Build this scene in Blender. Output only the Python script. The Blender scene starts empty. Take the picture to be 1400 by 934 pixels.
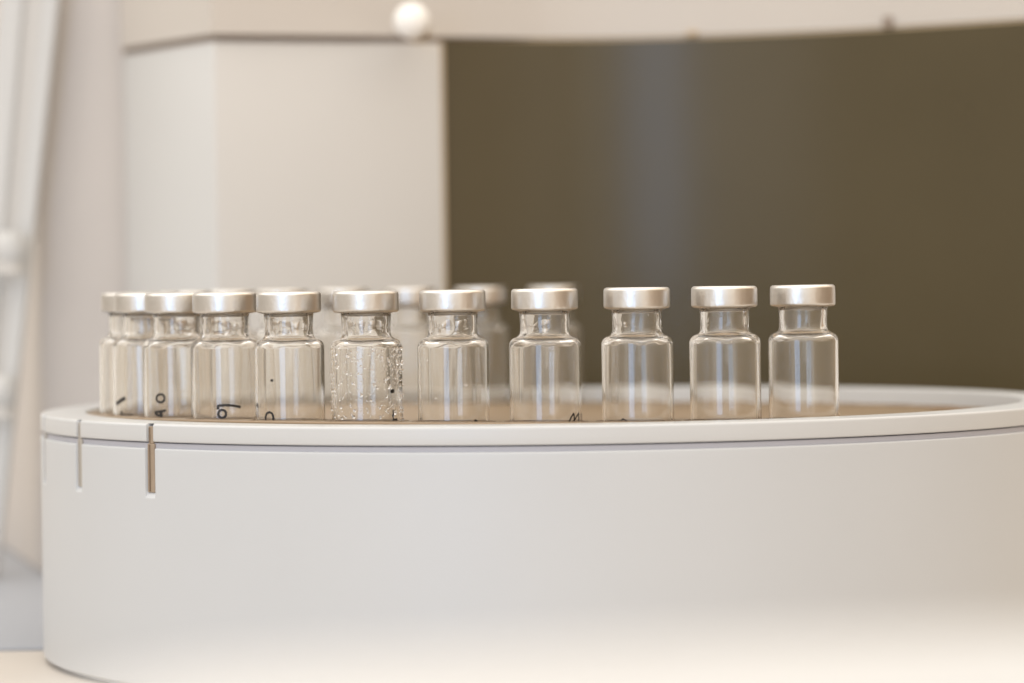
import bpy, bmesh, math, random
from mathutils import Vector, Matrix
MM = 0.001
S = bpy.context.scene
COL = S.collection

# ------------------------------------------------------------------ camera
F_PX, CAM_D, CAM_H = 4689.0, 1218.6, 47.5      # focal length in photo pixels, distance and height in mm
PX0, PY0, ROLL = 748.8, 375.8, -0.0134
cam = bpy.data.cameras.new("camera")
cam.sensor_width = 36.0
cam.lens = F_PX * 36.0 / 1400.0
cam.shift_x = -(PX0 - 700) / 1400.0
cam.shift_y = -(467 - PY0) / 1400.0
cam.clip_start, cam.clip_end = 0.02, 50.0
cam.dof.use_dof = True
cam.dof.focus_distance = 1.080
cam.dof.aperture_fstop = 7.8
cam_ob = bpy.data.objects.new("camera", cam)
COL.objects.link(cam_ob)
c, s = math.cos(ROLL), math.sin(ROLL)
cam_ob.matrix_world = Matrix(((c, -s, 0, 0), (0, 0, -1, -CAM_D * MM), (s, c, 0, CAM_H * MM), (0, 0, 0, 1)))
S.camera = cam_ob

# ------------------------------------------------------------------ room light
W = bpy.data.worlds.new("World"); S.world = W; W.use_nodes = True
nt = W.node_tree; N = nt.nodes; L = nt.links; N.clear()
def wn(t, **k):
    n = N.new(t)
    for a, b in k.items(): setattr(n, a, b)
    return n
tc = wn('ShaderNodeTexCoord'); sp = wn('ShaderNodeSeparateXYZ'); L.new(tc.outputs['Generated'], sp.inputs[0])
def wramp(src, a, b, stops):
    m = wn('ShaderNodeMapRange'); m.inputs[1].default_value = a; m.inputs[2].default_value = b
    L.new(src, m.inputs[0]); r = wn('ShaderNodeValToRGB'); L.new(m.outputs[0], r.inputs[0])
    r.color_ramp.interpolation = 'EASE'
    e = r.color_ramp.elements
    while len(e) > 1: e.remove(e[-1])
    e[0].position = stops[0][0]; e[0].color = (*stops[0][1], 1)
    for p, q in stops[1:]:
        x = e.new(p); x.color = (*q, 1)
    return r
# made-up bands of room light to streak the glass; brown right warms the drum
bands = [(-1, (.56, .50, .43)), (-.78, (.60, .52, .43)), (-.62, (1.30, 1.24, 1.16)), (-.50, (.66, .66, .68)), (-.18, (.58, .54, .49)), (-.04, (.90, .90, .89)),
         (.10, (1.45, 1.40, 1.33)), (.22, (.62, .54, .45)), (.36, (.80, .70, .60)), (.44, (1.50, 1.38, 1.24)), (.56, (.66, .50, .35)), (.78, (.40, .25, .14)), (1, (.24, .145, .075))]
side = wramp(sp.outputs['X'], -1, 1, [((p + 1) / 2, q) for p, q in bands])
# pale ceiling above, browned at the right to tint the drum
up = wramp(sp.outputs['Z'], -1, 1, [(0, (0, 0, 0)), (.56, (0, 0, 0)), (.72, (1, 1, 1)), (1, (1, 1, 1))])
mx = wn('ShaderNodeMix', data_type='RGBA'); L.new(up.outputs[0], mx.inputs['Factor'])
ceil = wramp(sp.outputs['X'], -1, 1, [(0, (2.2, 2.1, 1.96)), (.66, (2.25, 2.13, 1.97)), (.90, (1.7, 1.42, 1.1)), (1, (.9, .66, .42))])
L.new(side.outputs[0], mx.inputs['A']); L.new(ceil.outputs[0], mx.inputs['B'])
bg = wn('ShaderNodeBackground'); L.new(mx.outputs['Result'], bg.inputs[0]); bg.inputs[1].default_value = 1.0
out = wn('ShaderNodeOutputWorld'); L.new(bg.outputs[0], out.inputs[0])

def area(name, loc, target, sx, sy, power, color):
    l = bpy.data.lights.new(name, 'AREA'); l.shape = 'RECTANGLE'; l.size = sx; l.size_y = sy
    l.energy = power; l.color = color
    o = bpy.data.objects.new(name, l); COL.objects.link(o); o.location = loc
    o.rotation_euler = (Vector(target) - Vector(loc)).to_track_quat('-Z', 'Y').to_euler()
    return o
area("window_light", (-0.56, -1.55, 0.10), (0, 0, 0.02), 0.46, 1.3, 6.0, (0.37, 0.61, 1.0))

S.view_settings.view_transform = 'Standard'; S.view_settings.look = 'None'
S.view_settings.exposure = 0.1; S.view_settings.gamma = 1.0
S.render.engine = 'CYCLES'
cy = S.cycles
cy.use_denoising = True
cy.max_bounces = 28; cy.transmission_bounces = 28; cy.glossy_bounces = 10; cy.diffuse_bounces = 5
cy.transparent_max_bounces = 16
cy.caustics_refractive = True; cy.caustics_reflective = True
cy.sample_clamp_indirect = 6.0
cy.blur_glossy = 0.3

# ------------------------------------------------------------------ materials
def mat(name, base, rough=.5, metal=0., var=0., scale=40., bump=0., bscale=400., spec=.5, coat=0., **kw):
    m = bpy.data.materials.new(name); m.use_nodes = True
    t = m.node_tree; b = t.nodes['Principled BSDF']
    b.inputs['Base Color'].default_value = (*base, 1)
    b.inputs['Roughness'].default_value = rough; b.inputs['Metallic'].default_value = metal
    b.inputs['Specular IOR Level'].default_value = spec
    b.inputs['Coat Weight'].default_value = coat
    for k, v in kw.items(): b.inputs[k.replace('_', ' ')].default_value = v
    co = t.nodes.new('ShaderNodeTexCoord')
    if var:
        n = t.nodes.new('ShaderNodeTexNoise'); n.inputs['Scale'].default_value = scale; n.inputs['Detail'].default_value = 5
        t.links.new(co.outputs['Object'], n.inputs['Vector'])
        r = t.nodes.new('ShaderNodeValToRGB'); t.links.new(n.outputs['Fac'], r.inputs[0])
        r.color_ramp.elements[0].position = .3; r.color_ramp.elements[1].position = .7
        r.color_ramp.elements[0].color = (*[x * (1 - var) for x in base], 1)
        r.color_ramp.elements[1].color = (*[min(1, x * (1 + var)) for x in base], 1)
        t.links.new(r.outputs[0], b.inputs['Base Color'])
        mr = t.nodes.new('ShaderNodeMapRange'); mr.inputs[3].default_value = rough * .85; mr.inputs[4].default_value = rough * 1.15
        t.links.new(n.outputs['Fac'], mr.inputs[0]); t.links.new(mr.outputs[0], b.inputs['Roughness'])
    if bump:
        n2 = t.nodes.new('ShaderNodeTexNoise'); n2.inputs['Scale'].default_value = bscale; n2.inputs['Detail'].default_value = 3
        t.links.new(co.outputs['Object'], n2.inputs['Vector'])
        bp = t.nodes.new('ShaderNodeBump'); bp.inputs['Strength'].default_value = bump; bp.inputs['Distance'].default_value = .0005
        t.links.new(n2.outputs['Fac'], bp.inputs['Height']); t.links.new(bp.outputs[0], b.inputs['Normal'])
    return m
M_white = mat('white_plastic', (.455, .462, .468), .42, var=.012, scale=18, bump=.05, bscale=1500)
M_rim = mat('rim_plastic', (.47, .47, .465), .36, var=.012, scale=25, bump=.03, bscale=1500)
M_beige = mat('beige_plastic', (.545, .52, .485), .5, var=.015, scale=9, bump=.05, bscale=900)
M_beige2 = mat('beige_plastic_side', (.55, .50, .455), .5, var=.015, scale=9)
M_beige3 = mat('pale_plastic', (.54, .53, .51), .5, var=.015, scale=9)
M_top = mat('hood_plastic', (.52, .475, .425), .5, var=.015, scale=9)
M_seam = mat('seam_rubber', (.27, .21, .165), .8)
M_smoke = mat('smoked_plastic', (.072, .054, .024), .29, var=.05, scale=12, bump=.06, bscale=2500, spec=.45)
M_edge = mat('tan_trim', (.48, .36, .22), .5)
M_tray = mat('tan_tray', (.28, .20, .125), .38, metal=.25, var=.06, scale=30, bump=.1, bscale=700)
M_collar = mat('brown_collar', (.20, .135, .08), .45)
M_dark = mat('grey_band', (.38, .375, .405), .5)
M_slot = mat('brown_insert', (.27, .205, .145), .5, var=.1, scale=300)
M_rib = mat('dark_rib', (.16, .11, .07), .5)
M_slot2 = mat('grey_insert', (.34, .31, .27), .5)
M_bench = mat('bench_laminate', (.50, .45, .395), .45, var=.02, scale=12)
M_shade = mat('bench_shade_grey', (.31, .32, .345), .5, var=.02, scale=9)
M_wall = mat('wall_paint', (.62, .60, .57), .9, var=.02, scale=4)
M_cream = mat('cream_cover', (.48, .47, .455), .5, var=.01, scale=20)
M_knob = mat('white_knob', (.82, .79, .74), .3)
M_alu = mat('satin_aluminium', (.64, .61, .57), .35, metal=1., var=.03, scale=200, bump=.12, bscale=900)
M_sept = mat('grey_septum', (.35, .33, .31), .6)
M_ink = mat('black_marker_ink', (.012, .009, .008), .5)
def glassmat(name, ior, tint):
    m = bpy.data.materials.new(name); m.use_nodes = True
    b = m.node_tree.nodes['Principled BSDF']
    b.inputs['Base Color'].default_value = (*tint, 1); b.inputs['Roughness'].default_value = 0.0
    b.inputs['Transmission Weight'].default_value = 1.0; b.inputs['IOR'].default_value = ior
    return m
M_glass = glassmat('borosilicate_glass', 1.49, (.99, .98, .958))
# patchy milky haze mixed into the glass, standing in for pale reflections
_t = M_glass.node_tree; _d = _t.nodes.new('ShaderNodeBsdfDiffuse'); _d.inputs[0].default_value = (.95, .85, .72, 1)
_m = _t.nodes.new('ShaderNodeMixShader')
_co = _t.nodes.new('ShaderNodeTexCoord'); _n = _t.nodes.new('ShaderNodeTexNoise'); _n.inputs['Scale'].default_value = 90; _n.inputs['Detail'].default_value = 6
_mp = _t.nodes.new('ShaderNodeMapping'); _mp.inputs['Scale'].default_value = (1, 1, .25)
_r = _t.nodes.new('ShaderNodeMapRange'); _r.inputs[1].default_value = .3; _r.inputs[2].default_value = .7; _r.inputs[3].default_value = .022; _r.inputs[4].default_value = .052
_t.links.new(_co.outputs['Object'], _mp.inputs[0]); _t.links.new(_mp.outputs[0], _n.inputs['Vector']); _t.links.new(_n.outputs['Fac'], _r.inputs[0]); _t.links.new(_r.outputs[0], _m.inputs[0])
_t.links.new(_t.nodes['Principled BSDF'].outputs[0], _m.inputs[1]); _t.links.new(_d.outputs[0], _m.inputs[2])
_t.links.new(_m.outputs[0], _t.nodes['Material Output'].inputs[0])
M_water = glassmat('water', 1.33, (1, 1, 1))

# ------------------------------------------------------------------ helpers
def link(name, me, m, parent=None, sharp=None):
    o = bpy.data.objects.new(name, me); COL.objects.link(o)
    if m: me.materials.append(m)
    if parent is not None: o.parent = parent
    if sharp is not None:
        me.polygons.foreach_set('use_smooth', [True] * len(me.polygons))
        if sharp < 179: me.set_sharp_from_angle(angle=math.radians(sharp))
    return o
def mesh(name, verts, faces):
    me = bpy.data.meshes.new(name)
    me.from_pydata([(x * MM, y * MM, z * MM) for x, y, z in verts], [], faces); me.update()
    bm = bmesh.new(); bm.from_mesh(me)
    bmesh.ops.remove_doubles(bm, verts=bm.verts, dist=1e-7)
    bmesh.ops.recalc_face_normals(bm, faces=bm.faces); bm.to_mesh(me); bm.free()
    return me
def tag(o, label=None, cat=None, group=None, kind=None):
    if label: o['label'] = label
    if cat: o['category'] = cat
    if group: o['group'] = group
    if kind: o['kind'] = kind
    return o
def empty(name, loc=(0, 0, 0), rz=0):
    o = bpy.data.objects.new(name, None); COL.objects.link(o); o.empty_display_size = .01
    o.location = [v * MM for v in loc]; o.rotation_euler.z = rz
    return o
def arc(cx, cz, r, a0, a1, n):
    return [(cx + r * math.cos(math.radians(a0 + (a1 - a0) * i / n)), cz + r * math.sin(math.radians(a0 + (a1 - a0) * i / n))) for i in range(n + 1)]
def lathe(name, prof, seg=96, closed=False, wob=None):
    vs, fs = [], []
    for i in range(seg):
        a = 2 * math.pi * i / seg
        for j, (r, z) in enumerate(prof):
            if wob: r, z = wob(r, z, a, j)
            vs.append((r * math.cos(a), r * math.sin(a), z))
    n = len(prof)
    for i in range(seg):
        k = (i + 1) % seg
        for j in range(n if closed else n - 1):
            l = (j + 1) % n
            q = [i * n + j, k * n + j, k * n + l, i * n + l]
            if prof[j][0] == 0: q = [i * n + j, k * n + l, i * n + l]
            elif prof[l][0] == 0: q = [i * n + j, k * n + j, i * n + l]
            fs.append(q)
    return mesh(name, vs, fs)
def extrude_poly(name, pts, z0, z1, bevel=0., seg=3, only_vertical=False):
    bm = bmesh.new()
    vs = [bm.verts.new((x * MM, y * MM, z0 * MM)) for x, y in pts]
    f = bm.faces.new(vs)
    g = bmesh.ops.extrude_face_region(bm, geom=[f])
    for v in g['geom']:
        if isinstance(v, bmesh.types.BMVert): v.co.z = z1 * MM
    bmesh.ops.recalc_face_normals(bm, faces=bm.faces)
    if bevel:
        es = [e for e in bm.edges if len(e.link_faces) == 2 and e.calc_face_angle(0) > math.radians(35)]
        bmesh.ops.bevel(bm, geom=es, offset=bevel * MM, segments=seg, profile=.5, affect='EDGES')
    me = bpy.data.meshes.new(name); bm.to_mesh(me); bm.free()
    return me
def box(name, x0, x1, y0, y1, z0, z1, bevel=0.):
    return extrude_poly(name, [(x0, y0), (x1, y0), (x1, y1), (x0, y1)], z0, z1, bevel)
def sheet(name, path, z0, z1, th, bevel=0.):
    """vertical panel following a plan path (left to right, front side facing -y), thickness th behind it"""
    back = []
    for i, (x, y) in enumerate(path):
        a = Vector(path[max(0, i - 1)]); b = Vector(path[min(len(path) - 1, i + 1)])
        d = (b - a).normalized(); back.append((x - d.y * th, y + d.x * th))
    return extrude_poly(name, list(path) + back[::-1], z0, z1, bevel)
def px_dir(u, v):
    """direction (dx per unit depth, dz per unit depth) through a photo pixel"""
    a, b = (u - PX0), (v - PY0)
    x = a * c + b * s; y = -a * s + b * c
    return x / F_PX, -y / F_PX

TABLE = -84.0
# ------------------------------------------------------------------ the setting
me = box('bench_top', -700, 800, -1050, 1000, TABLE - 30, TABLE, 2)
tag(link('bench_top', me, M_bench), kind='structure')
me = box('wall', -2500, 2500, 1800, 1850, -900, 1800)
tag(link('wall', me, M_wall), kind='structure')

# ------------------------------------------------------------------ carousel housing: drum shell + rim ring
RX, RR = 1.6, 180.5
drum = empty('carousel_housing', (RX, 0, TABLE))
tag(drum, 'round white plastic drum housing with slots at its left, carrying the tray of vials', 'carousel housing')
SLOTS = [-45.7, -60.4, -75.2, -89.9, -104.6]
def slot_profile(w_in, w_out, depth):
    # list of (offset mm along arc, radius drop)
    return [(-w_out, 0), (-w_out + .5, .12), (-w_in - .25, .9), (-w_in, 1.4), (-w_in + .01, depth), (w_in - .01, depth), (w_in, 1.4), (w_in + .25, .9), (w_out - .5, .12), (w_out, 0)]
def shell(name, zs, w_in, w_out, depth, zbot, inner):
    """zs: (z, radius offset); slots cut from the top down to zbot"""
    angs = []
    sp_ = slot_profile(w_in, w_out, depth)
    for a in SLOTS:
        for off, dr in sp_: angs.append((a + math.degrees(off / RR), dr))
    taken = [(a - math.degrees(w_out / RR), a + math.degrees(w_out / RR)) for a in SLOTS]
    for i in range(288):
        a = -180 + i * 1.25
        if not any(lo - .1 < a < hi + .1 for lo, hi in taken): angs.append((a, 0))
    angs.sort()
    vs, fs = [], []
    rows = []
    for (z, ro) in zs:
        # fade of the slot with z at its lower end
        if z >= zbot + 2.2: k = 1
        elif z <= zbot: k = 0
        else: k = None
        rows.append((z, ro, k))
    n = len(rows)
    for a, dr in angs:
        t = math.radians(a)
        for z, ro, k in rows:
            if k is None:
                f_ = (z - zbot) / 2.2
                d = min(dr, 1.3 * f_)
            else: d = dr * k
            if ro < -4: d = 0
            r = RR + ro - d
            vs.append((r * math.sin(t), -r * math.cos(t), z - TABLE))
    m_ = len(angs)
    for i in range(m_):
        k = (i + 1) % m_
        for j in range(n - 1):
            fs.append([i * n + j, k * n + j, k * n + j + 1, i * n + j + 1])
    return mesh(name, vs, fs)
RIM_T, RIM_B, BODY_T = 1.8, -4.0, -6.0
zs = [(TABLE + .5, -12), (TABLE + .6, -2.6), (TABLE + 1.6, -2.3)] + [(z + TABLE + 2.7, x - 1.0) for x, z in arc(0, 0, 1.0, -80, 0, 6)]
zs += [(-60, 0), (-40, 0), (-26, 0), (-22.4, 0), (-22.0, 0), (-21.2, 0), (-20.4, 0), (-19.81, 0), (-19.79, 0), (-14, 0), (-9, 0), (BODY_T - .7, 0)]
zs += [(BODY_T - .6 + z, x - .6) for x, z in arc(0, 0, .6, 15, 90, 4)] + [(BODY_T, -2.4), (BODY_T + .1, -9)]
body = link('drum_wall', shell('drum_wall', zs, 2.0, 3.1, 5.0, -22.0, None), M_white, drum, 28)
zr = [(RIM_B + .3, -9), (RIM_B, -2.2), (RIM_B, -.35), (RIM_B + .3, -.05), (RIM_B + .5, 0), (-1.5, 0), (RIM_T - .9, 0)]
zr += [(RIM_T - .9 + z, x - .9) for x, z in arc(0, 0, .9, 12, 90, 5)]
rim_top = [(RIM_T, -3.5), (RIM_T, -14.7)] + [(RIM_T - .5 + z, -15.2 - x) for x, z in arc(0, 0, .5, 90, 10, 4)] + [(RIM_T - 1.5, -15.75), (-6.5, -15.9)]
rim = link('rim_ring', shell('rim_ring', zr, 1.35, 2.3, 3.2, -30, None), M_rim, drum, 28)
vs, fs = [], []
prof = [(RR + .0 - 3.4, RIM_T)] + [(RR + ro, z) for z, ro in rim_top]
me = lathe('rim_inner', [(r, z - TABLE) for r, z in [(RR - .9, RIM_T)] + [(RR + ro, z) for z, ro in rim_top[1:]]], 240)
# join the flat top and inner wall of the rim into the rim ring itself
bm = bmesh.new(); bm.from_mesh(rim.data); bm.from_mesh(me)
bmesh.ops.remove_doubles(bm, verts=bm.verts, dist=1e-6); bm.to_mesh(rim.data); bm.free()
rim.data.polygons.foreach_set('use_smooth', [True] * len(rim.data.polygons)); rim.data.set_sharp_from_angle(angle=math.radians(28))
# groove between rim and wall
me = lathe('groove', [(RR - 2.6, RIM_B + .6 - TABLE), (RR - 2.6, RIM_B - .32 - TABLE), (RR - 1.3, RIM_B - .32 - TABLE), (RR - 1.1, RIM_B - .5 - TABLE), (RR - 1.1, BODY_T - .8 - TABLE)], 240)
link('groove', me, M_dark, drum, 40)
# brown inserts in the slots, a narrower one where they cross the rim
def insert_at(t, z0, z1, w, m, m2):
    o = link('slot_insert', box('slot_insert', -w, w, -.9, 1.2, z0 - TABLE, z1 - TABLE, .25), m, drum)
    r = RR - 1.45
    o.location = (r * math.sin(t) * MM, -r * math.cos(t) * MM, 0); o.rotation_euler.z = t
    q = link('slot_rib', box('slot_rib', -w * .16, w * .16, -.35, .5, z0 + .4 - TABLE, z1 - .3 - TABLE, .1), m2, o)
    q.location = (-w * .35 * MM, -.85 * MM, 0)
for i, a in enumerate(SLOTS[:3]):
    t = math.radians(a)
    insert_at(t, -20.2, -4.6, 1.85, M_slot if i == 0 else M_slot2, M_rib if i == 0 else M_slot2)
    insert_at(t, -4.6, .9, 1.2, M_slot if i == 0 else M_slot2, M_rib if i == 0 else M_slot2)
# floor under the tray
me = lathe('floor', [(RR - 15.9, -4.3 - TABLE), (0, -4.3 - TABLE)], 160)
link('floor', me, M_tray, drum, 60)

# ------------------------------------------------------------------ tan sample tray with 32 pockets
VX, VY, RV, TH0, DL = 0.5, -0.4, 147.8, -0.011, 0.19635
def vpos(k):
    t = TH0 + k * DL
    return VX + RV * math.sin(t), VY - RV * math.cos(t), t
def tray_z(x, y): return -.78 - .0112 * x - .0170 * y
tray = empty('sample_tray', (VX, VY, -4.2))
tag(tray, 'tan turntable tray with a ring of round pockets, lying inside the white drum', 'tray')
def disc(bm, cx, cy, r, n, z):
    vs = [bm.verts.new((cx + r * math.cos(2 * math.pi * i / n), cy + r * math.sin(2 * math.pi * i / n), z)) for i in range(n)]
    return vs, [bm.edges.new((vs[i], vs[(i + 1) % n])) for i in range(n)]
bm = bmesh.new()
edges = disc(bm, 0, 0, 163.6, 256, 0)[1]
loops = []
for k in range(32):
    x, y, t = vpos(k); v, e = disc(bm, x - VX, y - VY, 12.1, 40, 0); edges += e
bmesh.ops.triangle_fill(bm, use_beauty=True, use_dissolve=False, edges=edges)
g = bmesh.ops.extrude_face_region(bm, geom=list(bm.faces))
top = [v for v in g['geom'] if isinstance(v, bmesh.types.BMVert)]
for v in bm.verts:
    v.co.z = tray_z(v.co.x + VX, v.co.y + VY) + 4.2 - 2.4
for v in top: v.co.z += 2.4
bmesh.ops.recalc_face_normals(bm, faces=bm.faces)
es = [e for e in bm.edges if len(e.link_faces) == 2 and e.calc_face_angle(0) > 1.2 and e.verts[0] in top and e.verts[1] in top]
for v in bm.verts: v.co *= MM
me = bpy.data.meshes.new('pocket_plate'); bm.to_mesh(me); bm.free()
pp = link('pocket_plate', me, M_tray, tray)
bv = pp.modifiers.new('bevel', 'BEVEL'); bv.width = .00035; bv.segments = 2; bv.limit_method = 'ANGLE'; bv.angle_limit = 1.2
# raised collars round each pocket
CM = lathe('pocket_collar', [(12.15, -.3), (12.15, .12), (12.35, .2), (13.1, .2), (13.3, .1), (13.3, -.3)], 48)
CM.materials.append(M_collar); CM.polygons.foreach_set('use_smooth', [True] * len(CM.polygons)); CM.set_sharp_from_angle(angle=.6)
for k in range(32):
    x, y, t = vpos(k)
    o = bpy.data.objects.new('pocket_collar', CM); COL.objects.link(o); o.parent = tray
    o.location = ((x - VX) * MM, (y - VY) * MM, (tray_z(x, y) + 4.2) * MM)
    o.rotation_euler = (math.atan(-.0170), math.atan(.0112), 0)

# ------------------------------------------------------------------ vials
Z_FLOOR, Z_TOP = -4.3, 43.2
HV = Z_TOP - Z_FLOOR                       # 47.5 from base to crimp top
CT = HV
SH = HV - 14.2                             # where neck meets the shoulder
def glass_profile():
    o = [(0, .9), (4, .7), (8.6, .25), (9.6, 0)]
    o += arc(9.8, 1.45, 1.45, -88, 0, 6)
    o += [(11.25, 6), (11.25, 14), (11.25, 22)]
    o += arc(8.35, SH - 3.7, 2.9, 0, 78, 10)
    o += [(8.5, SH - .6), (8.15, SH - .3), (7.9, SH + .15), (7.76, SH + .8), (7.7, SH + 1.8), (7.7, SH + 3), (7.78, SH + 4.8), (7.86, SH + 6.2), (7.95, SH + 7.2)]
    o += [(9.7, SH + 7.6), (9.9, SH + 8.4), (9.9, SH + 11.2), (9.3, SH + 11.8)]
    i = [(6.3, SH + 11.8), (6.1, SH + 11), (6.2, SH + 7), (6.3, SH + 4.5), (6.2, SH + 2.5), (6.3, SH + 1.1), (6.5, SH + .2), (6.9, SH - .7), (7.5, SH - 1.4), (8.2, SH - 1.85)]
    i += arc(8.3, SH - 3.95, 1.92, 74, 0, 8)
    i += [(10.22, 22), (10.22, 14), (10.22, 6)]
    i += arc(8.9, 2.55, 1.3, 0, -80, 6) + [(7.6, 1.35), (4, 1.75), (0, 1.9)]
    return o, i
def glass_mesh(seed):
    R_ = random.Random(seed); ph = [R_.uniform(0, 6.28) for _ in range(8)]
    o, i = glass_profile(); no = len(o)
    # densify body
    def wob(r, z, a, j):
        if j >= no and r > 0:
            w = .035 * math.sin(2 * a + ph[0] + z * .03) + .012 * math.sin(3 * a + ph[1])
            if z > SH - 5: w += .05 * math.sin(3 * a + ph[2] + z * .5) + .03 * math.sin(7 * a + ph[3] - z * .8) + .016 * math.sin(11 * a + ph[4] + z * 1.4)
            r += w
            if SH - 3.5 < z < SH + .5: r += .07 * math.sin(5 * a + ph[1] + z) + .05 * math.sin(9 * a + ph[0] - z); z += .09 * math.sin(6 * a + ph[4])
            if z < 4: z += .10 * math.sin(3 * a + ph[5])
        elif SH - 3 < z < SH + 7:
            r += .025 * math.sin(3 * a + ph[6] + z * .4) + .012 * math.sin(5 * a + ph[7])
        return r, z
    return lathe('glass_body', o + i, 112, False, wob)
GL = [glass_mesh(s_) for s_ in range(4)]
for g_ in GL:
    g_.materials.append(M_glass); g_.polygons.foreach_set('use_smooth', [True] * len(g_.polygons))
def cap_mesh(seed):
    R_ = random.Random(seed + 50); p1, p2 = R_.uniform(0, 6.28), R_.uniform(0, 6.28)
    R0 = 10.38
    prof = [(3.9, CT - .75), (4.0, CT - .25), (4.3, CT - .12), (7.5, CT - .02), (R0 - 1.3, CT)] + arc(R0 - 1.05, CT - 1.05, 1.05, 86, 0, 7)
    prof += [(R0 + .03, CT - 3.2), (R0 + .03, CT - 5.2)] + arc(R0 - .75, CT - 5.85, .78, 0, -85, 6) + [(8.5, CT - 6.75), (8.2, CT - 6.6), (8.2, CT - 6.2), (9.95, CT - 5.9), (9.95, CT - .9), (3.9, CT - .9)]
    def wob(r, z, a, j):
        k = .03 * math.sin(2 * a + p1) + .02 * math.sin(5 * a + p2)
        z2 = z + (.10 * math.sin(2 * a + p2) + .05 * math.sin(7 * a + p1) if z < CT - 5 else .05 * math.sin(a + p1))
        if z < CT - 5.3: k += .045 * math.sin(30 * a) * math.sin(3 * a + p2)
        return r + (k if r > 9.96 else 0), z2
    return lathe('crimp_cap', prof, 160, True, wob)
CP = [cap_mesh(s_) for s_ in range(3)]
for g_ in CP:
    g_.materials.append(M_alu); g_.polygons.foreach_set('use_smooth', [True] * len(g_.polygons)); g_.set_sharp_from_angle(angle=math.radians(50))
SEPT = lathe('septum', [(0, CT - .55), (3.85, CT - .6), (3.85, CT - 1.6), (0, CT - 1.6)], 48)
SEPT.materials.append(M_sept)

def stroke_mesh(name, strokes, wmm, vx, vy, rz):
    """marker strokes given as photo pixels, laid on the vial's outer glass; strokes: list of (points, width px)"""
    vs, fs = [], []
    d0 = CAM_D + vy - 9
    rg = 11.25
    for pts, wpx in strokes:
        P = []
        for (u, v) in pts:
            dx, dz = px_dir(u, v)
            # intersect the ray with the vial's cylinder (front hit)
            ox, oy = 0 - vx, -CAM_D - vy
            A = dx * dx + 1; B = 2 * (ox * dx + oy); C = ox * ox + oy * oy - rg * rg
            disc_ = B * B - 4 * A * C
            if disc_ <= 0: t = -B / (2 * A)
            else: t = (-B - math.sqrt(disc_)) / (2 * A)
            x, y, z = ox + dx * t, oy + t, CAM_H + dz * t - Z_FLOOR
            P.append((math.atan2(x, -y), z))
        # resample
        Q = []
        for i in range(len(P) - 1):
            for j in range(5): Q.append((P[i][0] + (P[i + 1][0] - P[i][0]) * j / 5, P[i][1] + (P[i + 1][1] - P[i][1]) * j / 5))
        Q.append(P[-1])
        hw = wpx / 4.3 / 2 * 1.25
        base = len(vs); n = len(Q)
        for i in range(n):
            a = Q[max(0, i - 1)]; b = Q[min(n - 1, i + 1)]
            tx, tz = (b[0] - a[0]) * rg, b[1] - a[1]; l = math.hypot(tx, tz) or 1
            nx, nz = -tz / l, tx / l
            k = hw * (.75 if i in (0, n - 1) else 1 + .12 * math.sin(i * 1.7))
            for sgn, rr in ((1, rg - .03), (1, rg + .07), (-1, rg + .07), (-1, rg - .03)):
                an = Q[i][0] + sgn * nx * k / rg; z = Q[i][1] + sgn * nz * k
                vs.append((rr * math.sin(an), -rr * math.cos(an), z))
        for i in range(n - 1):
            for j in range(4):
                m_ = (j + 1) % 4
                fs.append([base + i * 4 + j, base + i * 4 + m_, base + (i + 1) * 4 + m_, base + (i + 1) * 4 + j])
        fs.append([base, base + 1, base + 2, base + 3]); e0 = base + (n - 1) * 4; fs.append([e0 + 3, e0 + 2, e0 + 1, e0])
    me = bpy.data.meshes.new(name); me.from_pydata([(x * MM, y * MM, z * MM) for x, y, z in vs], [], fs); me.update()
    bm = bmesh.new(); bm.from_mesh(me); bmesh.ops.recalc_face_normals(bm, faces=bm.faces); bm.to_mesh(me); bm.free()
    return me
def ring_pts(cx, cy, r, n=14, a0=0, a1=360, ry=None):
    ry = ry or r
    return [(cx + r * math.cos(math.radians(a0 + (a1 - a0) * i / n)), cy + ry * math.sin(math.radians(a0 + (a1 - a0) * i / n))) for i in range(n + 1)]
def drops_mesh(name, items, rg=11.25):
    """items: (angle, z, radius); flattened beads on the glass"""
    bm = bmesh.new()
    for a, z, r in items:
        m_ = Matrix.Translation(((rg + r * .62) * math.sin(a), -(rg + r * .62) * math.cos(a), z)) @ Matrix.Rotation(a, 4, 'Z') @ Matrix.Diagonal((r, r * .7, r * 1.08, 1))
        bmesh.ops.create_icosphere(bm, subdivisions=2, radius=1, matrix=m_)
    for v in bm.verts: v.co *= MM
    me = bpy.data.meshes.new(name); bm.to_mesh(me); bm.free()
    return me

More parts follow.
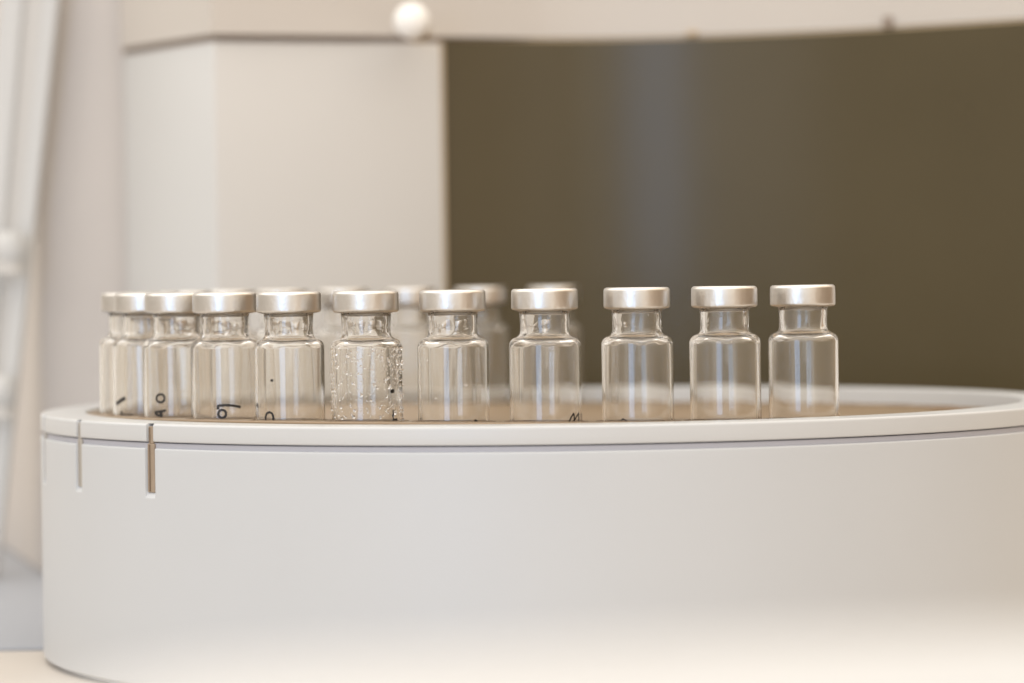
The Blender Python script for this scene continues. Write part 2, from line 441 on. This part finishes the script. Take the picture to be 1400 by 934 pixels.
def neck_r(z): return 7.72 if SH + 1 < z < SH + 6 else 11.25
WR = {
    -6: [([(159, 552.4), (165, 548), (171.4, 544)], 4.4), ([(166, 562), (166, 567.5), (173, 567.8), (181, 567.3)], 2.6)],
    -5: [(ring_pts(219.5, 544.7, 5.6), 2.6), ([(211.5, 564), (219, 562.6), (227, 561.2)], 2.8), ([(220, 562), (220.8, 571)], 3.4), ([(212, 565.5), (217, 568), (222, 570)], 2.6)],
    -4: [(ring_pts(303.8, 566, 5.4), 2.7), ([(298, 560), (298, 555), (308, 554), (318, 554.6), (325, 555.8), (329, 557)], 2.8)],
    -3: [([(363.4, 577), (363.2, 570), (365, 565), (368.5, 563.6), (372, 565.5), (373.8, 570), (373.6, 577)], 2.4), ([(370, 520), (373.5, 520.4)], 2.6), ([(352.4, 552), (352.7, 558)], 2)],
    -2: [([(537.4, 560), (537.6, 577)], 1.6), ([(538.5, 575), (543, 574)], 3.4), ([(534, 535), (539, 534.6)], 4)],
    -1: [([(649, 577.4), (650.4, 575.4), (652, 577.4)], 3.2)],
    0: [([(777.6, 578), (780.6, 571), (784.2, 565), (785.2, 571), (784.6, 575.5), (788, 570), (791, 564.6), (791.2, 571), (790.8, 578)], 1.7), ([(795.4, 565), (795.4, 578)], 1.5)],
    1: [([(849, 575), (852, 572.6), (855.6, 575), (858, 577)], 1.3)],
}
LAB = {
    -7: 'leftmost glass vial of all, half hidden behind the one with the slash mark',
    -6: 'capped glass vial second from the left, black slash and corner mark near its base',
    -5: 'capped glass vial third from the left with a small black letter O above a smudge',
    -4: 'capped glass vial fourth from the left with a black q-shaped mark at its base',
    -3: 'capped glass vial with a tiny black arch at its foot, left of the droplet-covered vial',
    -2: 'glass vial with silver crimp cap, covered all over in water droplets',
    -1: 'glass vial with a black dot at its lower right, standing right of the droplet-covered vial',
    0: 'glass vial with the black letters MI at its lower right',
    1: 'clear glass vial third from the right, just right of the one marked MI',
    2: 'clean empty glass vial second from the right with no writing',
    3: 'rightmost glass vial, clean and empty, standing apart before the dark panel',
}
BACK = {
    16: 'blurred back vial, its cap just showing over the vial marked MI',
    17: 'blurred back vial whose cap sticks out right of the vial with the black dot',
    18: 'blurred back vial seen in the gap right of the droplet-covered vial',
    19: 'blurred back vial seen in the gap left of the droplet-covered vial',
    20: 'blurred back vial seen behind the vial with the tiny black arch',
    21: 'blurred back vial seen between the q-marked vial and the one with the arch',
    22: 'blurred far vial behind the q-marked vial and the one with letter O',
    23: 'blurred far vial behind the third vial from the left, by letter O',
    24: 'blurred far vial behind the second vial from the left, by the slash mark',
}
GRP = 'capped glass vials standing round the tray'
def rnd_drops(seed, n, a_lo, a_hi, z_lo, z_hi, r_lo, r_hi, bias=0):
    R_ = random.Random(seed); out_ = []
    for _ in range(n):
        q = R_.random()
        if bias: q = q ** (1 / bias)
        out_.append((a_lo + (a_hi - a_lo) * q, R_.uniform(z_lo, z_hi), r_lo + (r_hi - r_lo) * R_.random() ** 2.2))
    return out_
DR = {
    -2: rnd_drops(1, 290, -1.5, 1.6, 2, SH - 3.2, .24, .56, 1.15) + rnd_drops(2, 110, .6, 1.5, 9, SH - 3.5, .2, .42) + rnd_drops(3, 60, 1.7, 4.5, 3, SH - 4, .2, .4),
    -3: rnd_drops(4, 7, -.5, .6, 6, 20, .14, .25),
    -4: rnd_drops(5, 6, -.6, .7, 6, 24, .14, .25),
    -1: rnd_drops(6, 9, -.9, .7, 14, SH - 4.5, .18, .4) + rnd_drops(7, 14, 1.0, 1.5, 2, 8, .15, .28),
    0: rnd_drops(8, 4, -.6, .3, 10, 28, .14, .24),
    -5: rnd_drops(9, 5, -.6, .7, 8, 24, .14, .22),
}
NDR = {-3: 40, -2: 60, -1: 26, 0: 10, 1: 16, -4: 16}
for k in list(range(-7, 4)) + list(range(16, 25)):
    x, y, t = vpos(k)
    v = empty('vial', (x, y, Z_FLOOR))
    tag(v, LAB.get(k) or BACK[k], 'vial', GRP)
    spin = (k * 2.399) % 6.283
    g = bpy.data.objects.new('glass_body', GL[k % 4]); COL.objects.link(g); g.parent = v; g.rotation_euler.z = spin
    cp = bpy.data.objects.new('crimp_cap', CP[k % 3]); COL.objects.link(cp); cp.parent = v; cp.rotation_euler = (0, 0, spin * 1.7)
    se = bpy.data.objects.new('septum', SEPT); COL.objects.link(se); se.parent = cp
    if k in WR:
        link('marker_writing', stroke_mesh('marker_writing', WR[k], 0, x, y, 0), M_ink, v)
    if k in DR:
        o = link('water_droplets', drops_mesh('water_droplets', DR[k]), M_water, v, 180); o['kind'] = 'stuff'
    if k in NDR:
        o = link('neck_droplets', drops_mesh('neck_droplets', rnd_drops(30 + k, NDR[k], -1.5, 1.6, SH + 1.2, SH + 5.8, .12, .27, 1.3), 7.66), M_water, v, 180); o['kind'] = 'stuff'

# ------------------------------------------------------------------ instrument behind the carousel
inst = empty('laboratory_instrument', (0, 300, TABLE))
tag(inst, 'large beige laboratory instrument with a dark curved window, standing behind the carousel', 'instrument')
IO = (0, 300, TABLE)
def part(name, me, m, parent=inst, sharp=None):
    for v_ in me.vertices: v_.co -= Vector((IO[0], IO[1], IO[2])) * MM
    return link(name, me, m, parent, sharp)
SEAM = CAM_H + 100.8
def at_u(u, d):  # plan point on the photo column u at depth d
    return ((u - PX0) / F_PX * d, d - CAM_D)
# dark window: arc concave towards the carousel
KN = [(-90, 233), (-44, 248), (-10, 258.5), (15, 263.5), (37, 262.5), (60, 258.5), (85, 250), (122, 234), (160, 210), (195, 184), (235, 150), (280, 108)]
def wy0(x):
    for i in range(1, len(KN) - 2):
        if x <= KN[i + 1][0] or i == len(KN) - 3:
            t = (x - KN[i][0]) / (KN[i + 1][0] - KN[i][0])
            m0 = (KN[i + 1][1] - KN[i - 1][1]) / (KN[i + 1][0] - KN[i - 1][0]) * (KN[i + 1][0] - KN[i][0])
            m1 = (KN[i + 2][1] - KN[i][1]) / (KN[i + 2][0] - KN[i][0]) * (KN[i + 1][0] - KN[i][0])
            return KN[i][1] * (2 * t**3 - 3 * t**2 + 1) + m0 * (t**3 - 2 * t**2 + t) + KN[i + 1][1] * (3 * t**2 - 2 * t**3) + m1 * (t**3 - t**2)
def wy(x): return sum(wy0(min(275, x + q * 2.5)) for q in range(-6, 7)) / 13
X0 = -43.5
dark = [(X0 + (222 - X0) * i / 60, wy(X0 + (222 - X0) * i / 60)) for i in range(61)]
part('dark_window', sheet('dark_window', dark, TABLE + 2, SEAM, 4), M_smoke, sharp=35)
trim = [(x, y + 2.5) for x, y in dark]
part('window_top_trim', sheet('window_top_trim', trim, SEAM + .05, SEAM + 1.2, 5), M_edge, sharp=35)
p295, p176 = at_u(295, 1433), at_u(172, 1512)
pR = (X0 - .9, wy(X0) - 3)
part('front_panel', sheet('front_panel', [(p295[0] + .3, p295[1]), (-80, 234), pR], TABLE + 2, SEAM - 1.3, 5, .9), M_beige, sharp=35)
part('window_side_trim', box('window_side_trim', X0 - .7, X0 + .4, pR[1] + .5, wy(X0) + 3, TABLE + 2, SEAM - 1.3, .15), M_edge)
part('corner_panel', sheet('corner_panel', [p176, p295], TABLE + 2, SEAM - 1.3, 5, .9), M_beige3, sharp=35)
seam = [(p176[0], p176[1] + 2), (p295[0], p295[1] + 2), (-80, 236), (X0, wy(X0) - .5)]
part('seam', sheet('seam', seam, SEAM - 1.6, SEAM + 1.8, 4), M_seam)
# hood above the seam
hood = [(p176[0] - .5, p176[1] - 2.5), (p295[0], p295[1] - 3), (-80, 231), (X0 - 1, wy(X0) - 2.5), (-20, wy(-20) - .5)] + [(x, y + 2.2) for x, y in dark if x > -5]
hood_me = sheet('hood', hood, SEAM + 1.5, SEAM + 190, 10, 0)
part('hood', hood_me, M_top, sharp=30)
# side of the instrument stepping back on the left
sd = [(-270, 471), (-226, 306), (-186, 297)]
sd = [(-300, 582), (-226, 306), (p176[0] + 3, p176[1] + 9)]
part('side_panel', sheet('side_panel', sd, TABLE + 1.3, SEAM + 190, 6, 1.5), M_beige2, sharp=35)
part('bench_shade_slab', box('bench_shade_slab', -420, -120, 4, 560, TABLE, TABLE + 1.2, .3), M_shade)  # thin grey-blue sheet added on the bench, its colour standing for shade there
# round white knob on the seam
kd = 1415.
kx, kz = px_dir(563, 29)
bm = bmesh.new()
bmesh.ops.create_uvsphere(bm, u_segments=40, v_segments=24, radius=7.6 * MM, matrix=Matrix.Translation((kx * kd * MM, (kd - CAM_D) * MM, (CAM_H + kz * kd) * MM)) @ Matrix.Diagonal((1, .8, 1, 1)))
me = bpy.data.meshes.new('knob'); bm.to_mesh(me); bm.free(); part('knob', me, M_knob, sharp=180)
bm = bmesh.new()
bmesh.ops.create_cone(bm, cap_ends=True, segments=32, radius1=5.2 * MM, radius2=4.2 * MM, depth=30 * MM, matrix=Matrix.Translation(((kx * kd + .8) * MM, (kd + 18 - CAM_D) * MM, (CAM_H + kz * kd - 2.0) * MM)) @ Matrix.Rotation(math.pi / 2, 4, 'X'))
me = bpy.data.meshes.new('knob_stem'); bm.to_mesh(me); bm.free(); part('knob_stem', me, M_edge, sharp=40)
# small pegs on the window's upper edge
for (u, h, w) in ((1219, 4.6, 1.7), (951, 2.2, 2.2)):
    xx = (u - PX0) / F_PX * 1445
    yy = wy(xx) - .5
    xx = (u - PX0) / F_PX * (CAM_D + yy)
    part('peg', box('peg', xx - w, xx + w, yy, yy + 6, SEAM + 1.2, SEAM + 1.2 + h, .5), M_seam if u > 1000 else M_edge)

# ------------------------------------------------------------------ leaning pale stand at the far left
IO2 = (-300, 560, TABLE)
st = empty('leaning_stand', IO2)
tag(st, 'pale leaning upright with white knobs at the far left edge, out of focus', 'stand')
def leaning(name, u_top, u_bot, d, w_px, th, m, z0=TABLE, v0=-60, v1=700):
    """bar whose centre runs from photo (u_top, v0) to (u_bot, v1) at depth d"""
    a = px_dir(u_top, v0); b = px_dir(u_bot, v1); w = w_px / F_PX * d
    pa = Vector((a[0] * d, d - CAM_D, CAM_H + a[1] * d)); pb = Vector((b[0] * d, d - CAM_D, CAM_H + b[1] * d))
    if z0 is not None:
        tt = (z0 - pa.z) / (pb.z - pa.z); pb = pa + (pb - pa) * tt
    vs = []
    for p in (pa, pb):
        vs += [(p.x - w / 2, p.y, p.z), (p.x + w / 2, p.y, p.z), (p.x + w / 2, p.y + th, p.z), (p.x - w / 2, p.y + th, p.z)]
    fs = [[0, 1, 2, 3], [7, 6, 5, 4]] + [[i, i + 4, (i + 1) % 4 + 4, (i + 1) % 4] for i in range(4)]
    me = mesh(name, [(x - IO2[0], y - IO2[1], z - IO2[2]) for x, y, z in vs], fs)
    bm = bmesh.new(); bm.from_mesh(me); bmesh.ops.bevel(bm, geom=list(bm.edges), offset=.8 * MM, segments=2, affect='EDGES'); bm.to_mesh(me); bm.free()
    return link(name, me, m, st)
D2 = 1505.
leaning('upright', 76, -6, D2, 20, 8, M_beige3)
leaning('upright', 22, -42, D2, 30, 14, M_beige3)
leaning('backing', 40, -30, D2 + 3, 70, 6, M_beige)
for (u, v_, r, h) in ((14, 338, 6.4, 13), (1, 535, 6.4, 13)):
    a = px_dir(u, v_)
    me = lathe('knob', [(0, h / 2), (r * .8, h / 2), (r, h / 2 - 2), (r, -h / 2 + 2), (r * .8, -h / 2), (0, -h / 2)], 32)
    o = link('knob', me, M_beige3, st, 40); dd = D2 - 12
    o.location = ((a[0] * dd - IO2[0]) * MM, (dd - CAM_D - IO2[1]) * MM, (CAM_H + a[1] * dd - IO2[2]) * MM)
    me = lathe('collar', [(0, -h / 2), (r * .9, -h / 2 - .05), (r * .9, -h / 2 - 5), (0, -h / 2 - 5)], 32)
    link('collar', me, M_beige, o, 40)

# ------------------------------------------------------------------ blurred cream cover close to the camera
cov = empty('equipment_cover', (60, -860, TABLE))
pts = []
edge = [(1400, 858), (1100, 869), (800, 880), (550, 892), (300, 906), (200, 920), (130, 938)]
Hc_ = 42.0
far = []
for u, v_ in edge:
    dx, dz = px_dir(u, v_); d = Hc_ / -dz; far.append((dx * d, d - CAM_D))
pts = [(150, far[0][1] + 4), *far, (-54, -900), (-50, -965), (150, -965)]
me = extrude_poly('equipment_cover', [(x - 60, y + 860) for x, y in pts], 0, CAM_H - Hc_ - TABLE, 1.5, 3)
link('cover_shell', me, M_cream, cov, 40)
tag(cov, 'smooth cream cover blurred in the near foreground along the bottom edge', 'cover')
